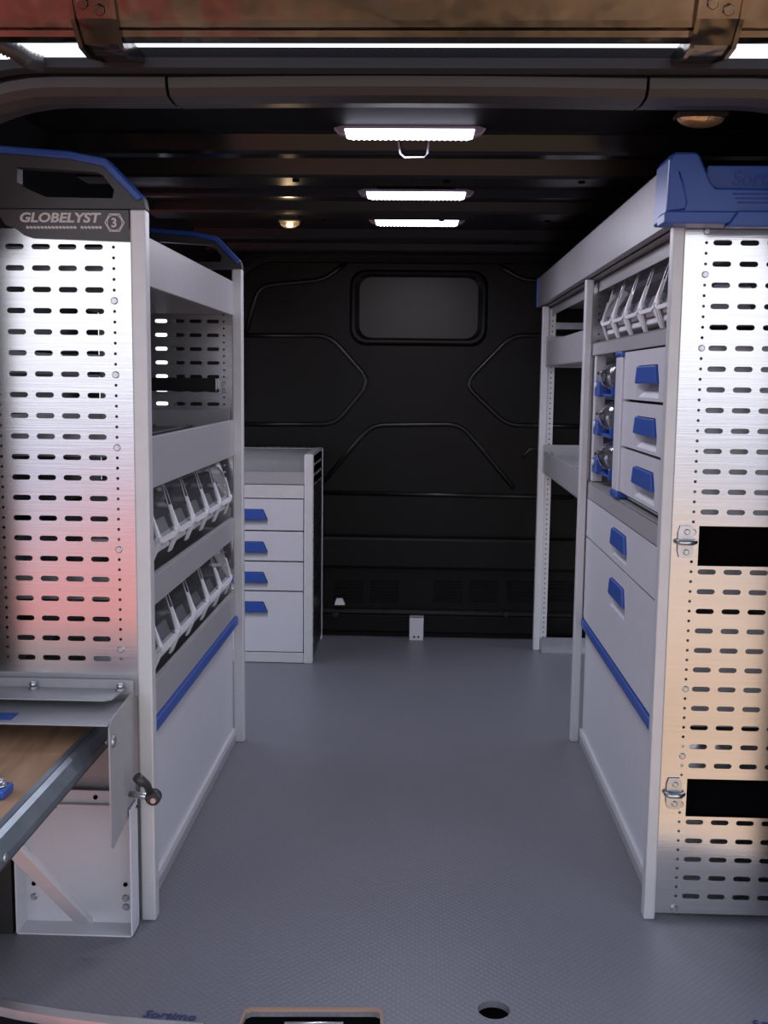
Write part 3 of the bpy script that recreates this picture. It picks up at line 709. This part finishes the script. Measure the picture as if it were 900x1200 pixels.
# shallow boxes behind the two cutouts, deep shade put into their black colour
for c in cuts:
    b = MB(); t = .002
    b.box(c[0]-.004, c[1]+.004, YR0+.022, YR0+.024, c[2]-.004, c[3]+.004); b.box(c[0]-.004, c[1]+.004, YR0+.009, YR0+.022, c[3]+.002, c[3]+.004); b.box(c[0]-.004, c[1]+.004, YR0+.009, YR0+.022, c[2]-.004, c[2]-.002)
    b.box(c[0]-.004, c[0]-.002, YR0+.009, YR0+.022, c[2], c[3]); b.build('cutout_shade_box', hole_shade, rr)
XG = XR+.023
def rfas(z0, z1, m=grey, name='fascia', y0=YR0+.029, y1=YR1, dx=0):
    b = MB(); b.box(XG+dx, XG+dx+.002, y0, y1, z0, z1, .0008); b.box(XG+dx, XG+dx+.012, y0, y1, z1-.002, z1); return b.build(name, m, rr)
def rshelf(z, y0=YR0+.03, y1=YR1, par=rr):
    b = MB(); b.box(XG+.003, XRB-.002, y0, y1, z-.002, z); b.box(XRB-.004, XRB-.002, y0, y1, z, z+.06); return b.build('shelf', grey_dk, par)
rfas(1.072, 1.104); rfas(.690, .733)
for z in (1.105, .735, .345): rshelf(z)
b = MB(); b.box(XG-.006, XG+.004, YR0+.029, YR1, .331, .354, .003, 2); tag(b.build('accent_strip', blue, rr), 'blue strip')
b = MB(); b.box(XG+.008, XG+.012, YR0+.029, YR1, .02, .332); b.box(XG+.001, XG+.012, YR0+.029, YR1, .022, .040, .001); b.build('lower_panel', white, rr)
b = MB(); b.box(XG+.001, XG+.008, YR0+.029, YR1, 0, .020, .001); b.build('plinth', grey, rr)
b = MB(); b.box(XRB-.003, XRB, YR0+.03, YR1, .03, 1.26); b.build('back_panel', grey_dk, rr)
ymid = (YR0+.029+YR1)/2; ww = YR1-YR0-.029
drawer(rr, (XG, ymid, .585), -pi/2, ww, .104, hw=.19, hh=.040, hz=.040, ramp=.026)
drawer(rr, (XG, ymid, .356), -pi/2, ww, .227, hw=.19, hh=.040, hz=.150, ramp=.030)
# perforated inner far end: lies behind the post
b = perforated(0, XR+.02, XRB-.02, .36, 1.25, 1.22, 22, [.53+.0465*k for k in range(5)], [.472], YR1+.012); b.build('end_panel', alu, rr)
# bins at the top
proto_r = [2.082+.1605*k for k in range(5)]
bin_row(XG+.010, proto_r[:5], 1.103, -pi/2, nm('clear bin at top of right rack, {}', 'clear bins at the top of the right rack', wd))
# drawer cassette
cz0, cz1 = .738, 1.071; cy0, cy1 = YR0+.030, 2.535
cs = thing('drawer_case', (XG+.15, (cy0+cy1)/2, cz0), 'grey three-drawer case with blue corner caps in the upper right rack', 'cabinet')
b = MB(); b.box(XG+.02, XG+.33, cy0, cy1, cz0, cz0+.004); b.box(XG+.02, XG+.33, cy0, cy1, cz1-.004, cz1); b.box(XG+.02, XG+.33, cy0, cy0+.003, cz0, cz1); b.box(XG+.02, XG+.33, cy1-.003, cy1, cz0, cz1); b.box(XG+.325, XG+.33, cy0, cy1, cz0, cz1)
b.build('carcass', white, cs)
b = MB(); b.box(XG-.004, XG+.02, 2.463, cy1, cz0+.014, cz1-.012, .003, 2); b.build('side_stile', white, cs)
for z0, z1 in ((cz0-.002, cz0+.014), (cz1-.012, cz1)):
    b = MB(); b.box(XG-.007, XG+.024, 2.458, cy1+.003, z0, z1, .004, 2); tag(b.build('corner_cap', blue, cs), 'blue corner cap')
dww = 2.460-cy0
for z0, z1 in ((.963, 1.070), (.858, .960), (.752, .855)):
    drawer(cs, (XG+.002, (cy0+2.460)/2, z0), -pi/2, dww, z1-z0, hw=.215, hh=.036, hz=.038, ramp=.030, body=.28)
# small clear scoops with blue clips
sp = None
for z0, lab in ((.965, 'uppermost'), (.865, 'middle'), (.765, 'lowest')):
    if sp is None:
        sp = o = thing('small_parts_scoop', (0, 0, 0), '', 'bin')
        t = bmesh.new(); rings = []
        for y in (-.085, -.05, 0, .05, .085):
            k = 1-(abs(y)/.12)**3; rings.append([t.verts.new((px*k, y, pz*(.92+.08*k))) for px, pz in ((.05, .0), (-.012, .004), (-.034, .022), (-.040, .048), (-.028, .074), (.0, .090), (.05, .092))])
        for A, B in zip(rings, rings[1:]):
            for q in range(6): t.faces.new((A[q], A[q+1], B[q+1], B[q])).smooth = True
        t.faces.new(rings[0]); t.faces.new(rings[-1]); b = MB(); b.merge(t); b.build('scoop', clear, o, world=False)
        b = MB(); b.box(-.030, .04, -.004, .004, .01, .075, .003); b.tube([(-.036, -.03, .06), (-.046, 0, .055), (-.036, .03, .06)], .005); b.build('grip', clear, o, world=False)
        b = MB(); b.box(-.032, .06, .088, .150, -.012, .034, .004, 2); b.box(-.02, .06, -.09, .09, -.012, -.004, .002); b.box(-.030, -.018, -.10, -.086, -.012, .020, .002)
        tag(b.build('blue_clip', blue, o, world=False), 'blue clip')
        b = MB(); b.cyl((-.034, .118, .020), 'x', .010, .006, 14, .002); b.build('button', cradle_m, o, world=False)
    else: o = copy_tree(sp)
    o.scale = (1, 1, .88); o.location = (XG+.030, 2.70, z0+.010); o['label'] = 'small clear scoop with blue clips in narrow bay of right rack, %s of three' % lab
    o['group'] = 'small clear scoops beside the drawer case'
b = MB(); b.box(XG+.11, XG+.115, 2.54, 2.90, .738, 1.07); b.build('bay_back', hole_shade, rr)  # dark depth of the bay put into this sheet's colour
for z in (.858, .958):
    b = MB(); b.box(XG+.03, XG+.11, 2.54, 2.90, z, z+.002); b.build('bay_shelf', grey_dk, rr)
b = MB(); b.box(XG+.004, XG+.03, 2.868, 2.900, .738, 1.072, .001); st = b.build('bay_strip', post_m, rr)

# ------------------------------------------------------------------ right open racking unit ahead of it
ro = thing('open_rack', (XR+.19, (YR1+YR2)/2, 0), 'open racking frame on the right nearest the bulkhead with two shallow trays', 'rack')
for x0 in (XR, XRB-.027):
    b = MB(); b.box(x0, x0+.024, YR2, YR2+.028, 0, 1.272, .003, 2); b.build('post', post_m, ro)
hl = [circ(.4705, .03+.0186*k, .0028) for k in range(67)]
b = MB(); b.prism([(XR+.022, .0), (XR+.050, .0), (XR+.050, 1.265), (XR+.022, 1.265)], 'y', YR2+.012, YR2+.014, hl); b.build('hole_strip', post_m, ro)
def rtray(z0, z1):
    b = MB(); b.box(XR+.016, XR+.018, YR1+.035, YR2-.03, z0, z1, .0008); b.box(XR+.016, XRB-.01, YR1+.035, YR2-.01, z0, z0+.002)
    b.box(XR+.016, XRB-.01, YR2-.004, YR2+.002, z0-.004, z1+.02); b.box(XRB-.012, XRB-.01, YR1+.035, YR2-.01, z0, z1+.02); b.box(XR+.016, XRB-.01, YR1+.035, YR1+.037, z0, z1)
    t = b.build('tray', grey, ro); screws(t, [(.478, (z0+z1)/2+.03)], YR2-.006, .006)
rtray(1.057, 1.145); rtray(.672, .752)
b = MB(); b.box(XR+.03, XRB-.01, YR2, YR2+.004, .0, .05, .001); b.box(XR+.03, XRB-.01, YR2-.05, YR2+.004, .0, .004); b.build('foot_rail', steel, ro)
b = MB(); b.box(XR+.05, XRB-.01, YR2+.002, YR2+.006, 1.19, 1.215, .001); b.build('top_rail', steel, ro)
b = MB(); b.box(XR+.04, XRB-.06, 3.40, 3.82, .675, .738, .006, 2); c1 = b
tag(c1.build('equipment_case', grey, None), 'flat pale grey case lying in the lower tray of the open rack', 'case')

# ------------------------------------------------------------------ long top tray over both right racks
tt = thing('top_tray', (XR+.19, 3.0, 1.272), 'long grey top tray running over both right racks with moulded blue end caps', 'tray')
b = MB(); b.box(XR-.003, XR, 1.945, 4.085, 1.280, 1.384, .001); b.box(XR-.003, XR+.016, 1.945, 4.085, 1.382, 1.384); b.box(XR-.003, XR+.016, 1.945, 4.085, 1.278, 1.281); b.build('side_rail', grey, tt)
b = MB(); b.box(XR+.016, XRB, 1.945, 4.085, 1.273, 1.275); b.box(XRB-.003, XRB, 1.945, 4.085, 1.273, 1.384); b.build('tray_base', grey_dk, tt)
for ya, yb, rr_ in ((YR0+.03, YR1, rr), (YR1+.03, YR2, ro)):
    b = MB(); b.box(XG+.012, XG+.014, ya, yb, 1.240, 1.270, .0006); b.box(XG+.012, XRB-.03, ya, yb, 1.268, 1.270); b.build('top_flange', grey_dk, rr_)
YC = 1.862
cap = [(.405, 1.274), (.407, 1.372), (.411, 1.380), (.418, 1.384), (.450, 1.384), (.457, 1.380), (.478, 1.336), (.486, 1.327), (.60, 1.325), (.745, 1.325), (.753, 1.332), (.772, 1.380), (.780, 1.384), (.812, 1.384), (.818, 1.378), (.820, 1.274)]
cb_ = [(.4045, 1.268)]
b = MB(); b.prism(cap, 'y', YC, YC+.10, bev=.004); ec = b.build('end_cap', blue, tt)
b = MB(); b.prism([(.470, 1.325), (.476, 1.366), (.79, 1.366), (.79, 1.325)], 'y', YC+.018, YC+.10, bev=.002); b.build('cap_back', blue, ec)
b = MB(); b.prism([(.402, 1.267), (.402, 1.286), (.407, 1.288), (.818, 1.288), (.823, 1.286), (.823, 1.267)], 'y', YC-.004, YC+.052, bev=.003); b.build('cap_lip', blue, ec)
b = MB(); b.prism([(.505, 1.262), (.523, 1.288), (.70, 1.288), (.718, 1.262)], 'y', YC-.010, YC+.02, bev=.003); b.build('cap_latch', blue, ec)
b = MB(); P = [(.411, YC-.0005, 1.288), (.436, YC-.0005, 1.291), (.439, YC-.0005, 1.301), (.432, YC-.0005, 1.33), (.424, YC-.0005, 1.352)]
b.tube(P, .0014, 6); 
for k in range(3): b.tube([(.515+k*.004, YC-.0005, 1.316-k*.007), (.70-k*.004, YC-.0005, 1.316-k*.007)], .0012, 6)
b.build('moulded_line', emb_m, ec)
text_part('Sortimo', .034, 'lettering', emb_m, ec, (.517, YC+.0175, 1.334), (pi/2, 0, 0), .001, italic=.15, bold=.0004)
b = MB(); b.box(XR-.010, XR+.05, 4.080, 4.105, 1.276, 1.386, .005, 2); b.build('end_cap', blue, tt)
b = MB(); q = at(790, 297, 'x', XG+.002)      # small round star emblem on the top flange
q.y = 1.985
b.tube([(XG-.002, q.y+.030*math.cos(2*pi*k/16), 1.225+.011*math.sin(2*pi*k/16)) for k in range(17)], .0014, 6)
for a in (90, 210, 330): b.tube([(XG-.002, q.y, 1.225), (XG-.002, q.y+.029*math.cos(rad(a)), 1.225+.0105*math.sin(rad(a)))], .0014, 6)
tag(b.build('round_emblem', sill_m, rr), 'small round white three-spoke emblem')

# ------------------------------------------------------------------ lamps
lp = None
for k, (u, v, y, lab) in enumerate(((480, 155, 2.18, 'nearest of the three on the roof, longest looking'), (487.5, 227.5, 2.83, 'middle one of the three on the roof'), (488.5, 259.5, 3.36, 'farthest of the three, nearest the bulkhead'))):
    p = at(u, v, 'y', y)
    if lp is None:
        lp = o = thing('led_light', (0, 0, 0), '', 'lamp')
        b = MB(); b.prism([(-.150, .006), (-.140, -.006), (-.122, -.010), (.122, -.010), (.140, -.006), (.150, .006), (.13, .012), (-.13, .012)], 'y', -.012, .012, bev=.002); b.build('housing', led_h, o, world=False)
        b = MB(); b.prism([(-.128, .004), (-.124, -.011), (-.116, -.0125), (.116, -.0125), (.124, -.011), (.128, .004)], 'y', -.0135, .010, bev=.002); b.build('lens', led_m, o, world=False)
        b = MB()
        for j in range(22): b.box(-.113+j*.0106, -.113+j*.0106+.005, -.010, .006, -.0145, -.0115, .001)
        b.build('led_row', led_m, o, world=False)
    else: o = copy_tree(lp)
    s = 1
    o.location = p; o['label'] = 'slim white led strip lamp, %s' % lab; o['group'] = 'led strip lamps along the roof'
    # short mounting pad up to the roof
    b = MB(); b.box(p.x-.10, p.x+.10, p.y-.012, p.y+.012, p.z+.010, ZC); b.build('mounting_pad', van_paint, o)
    al = bpy.data.lights.new('led_glow', 'AREA'); al.shape = 'RECTANGLE'; al.size = .25; al.size_y = .02; al.energy = 3.2; al.color = (.86, .84, 1)
    ao = bpy.data.objects.new('led_glow', al); COL.objects.link(ao); ao.location = p+Vector((0, 0, -.017))
b = MB()
b.tube([at(466, 160, 'y', 2.25), at(469, 180, 'y', 2.25), at(474, 184.5, 'y', 2.25), at(497, 184.5, 'y', 2.25), at(501, 180, 'y', 2.25), at(503, 160, 'y', 2.25)], .0022, 8)
tag(b.build('lamp_cable', cable_m), 'thin pale cable loop hanging just behind the nearest roof lamp', 'cable')
def dome(u, v, y, w, lab, lit):
    p = at(u, v, 'y', y); o = thing('dome_lamp', p, lab, 'lamp')
    t = bmesh.new(); bmesh.ops.create_uvsphere(t, u_segments=20, v_segments=10, radius=1)
    bmesh.ops.delete(t, geom=[q for q in t.verts if q.co.z > .05], context='VERTS')
    for q in t.verts: q.co = Vector((q.co.x*w, q.co.y*w*.45, q.co.z*.016))
    for f in t.faces: f.smooth = True
    b = MB(); b.merge(t); b.build('lens', clear_amber if lit else dome_m, o, world=False)
    b = MB(); b.box(-w*1.08, w*1.08, -w*.52, w*.52, 0, .010, .003); b.build('base', black_plastic, o, world=False)
    if lit:
        b = MB(); b.cyl((0, 0, -.006), 'x', .006, w*.6, 10, .002); b.build('bulb', bulb_m, o, world=False)
        l = bpy.data.lights.new('dome_glow', 'POINT'); l.energy = .35; l.color = (1, .7, .4); l.shadow_soft_size = .015
        lo = bpy.data.objects.new('dome_glow', l); COL.objects.link(lo); lo.location = p+Vector((0, -.02, -.03))
    b = MB(); b.box(p.x-w*.8, p.x+w*.8, p.y-w*.3, p.y+w*.3, p.z+.008, ZC-.001); b.build('spacer', black_plastic, o)
dome(821, 139, 1.99, .042, 'unlit amber dome lamp on the roof at right above the blue cap', False)
dome(339.5, 261, 3.18, .030, 'lit amber dome lamp glowing on the roof at left', True)
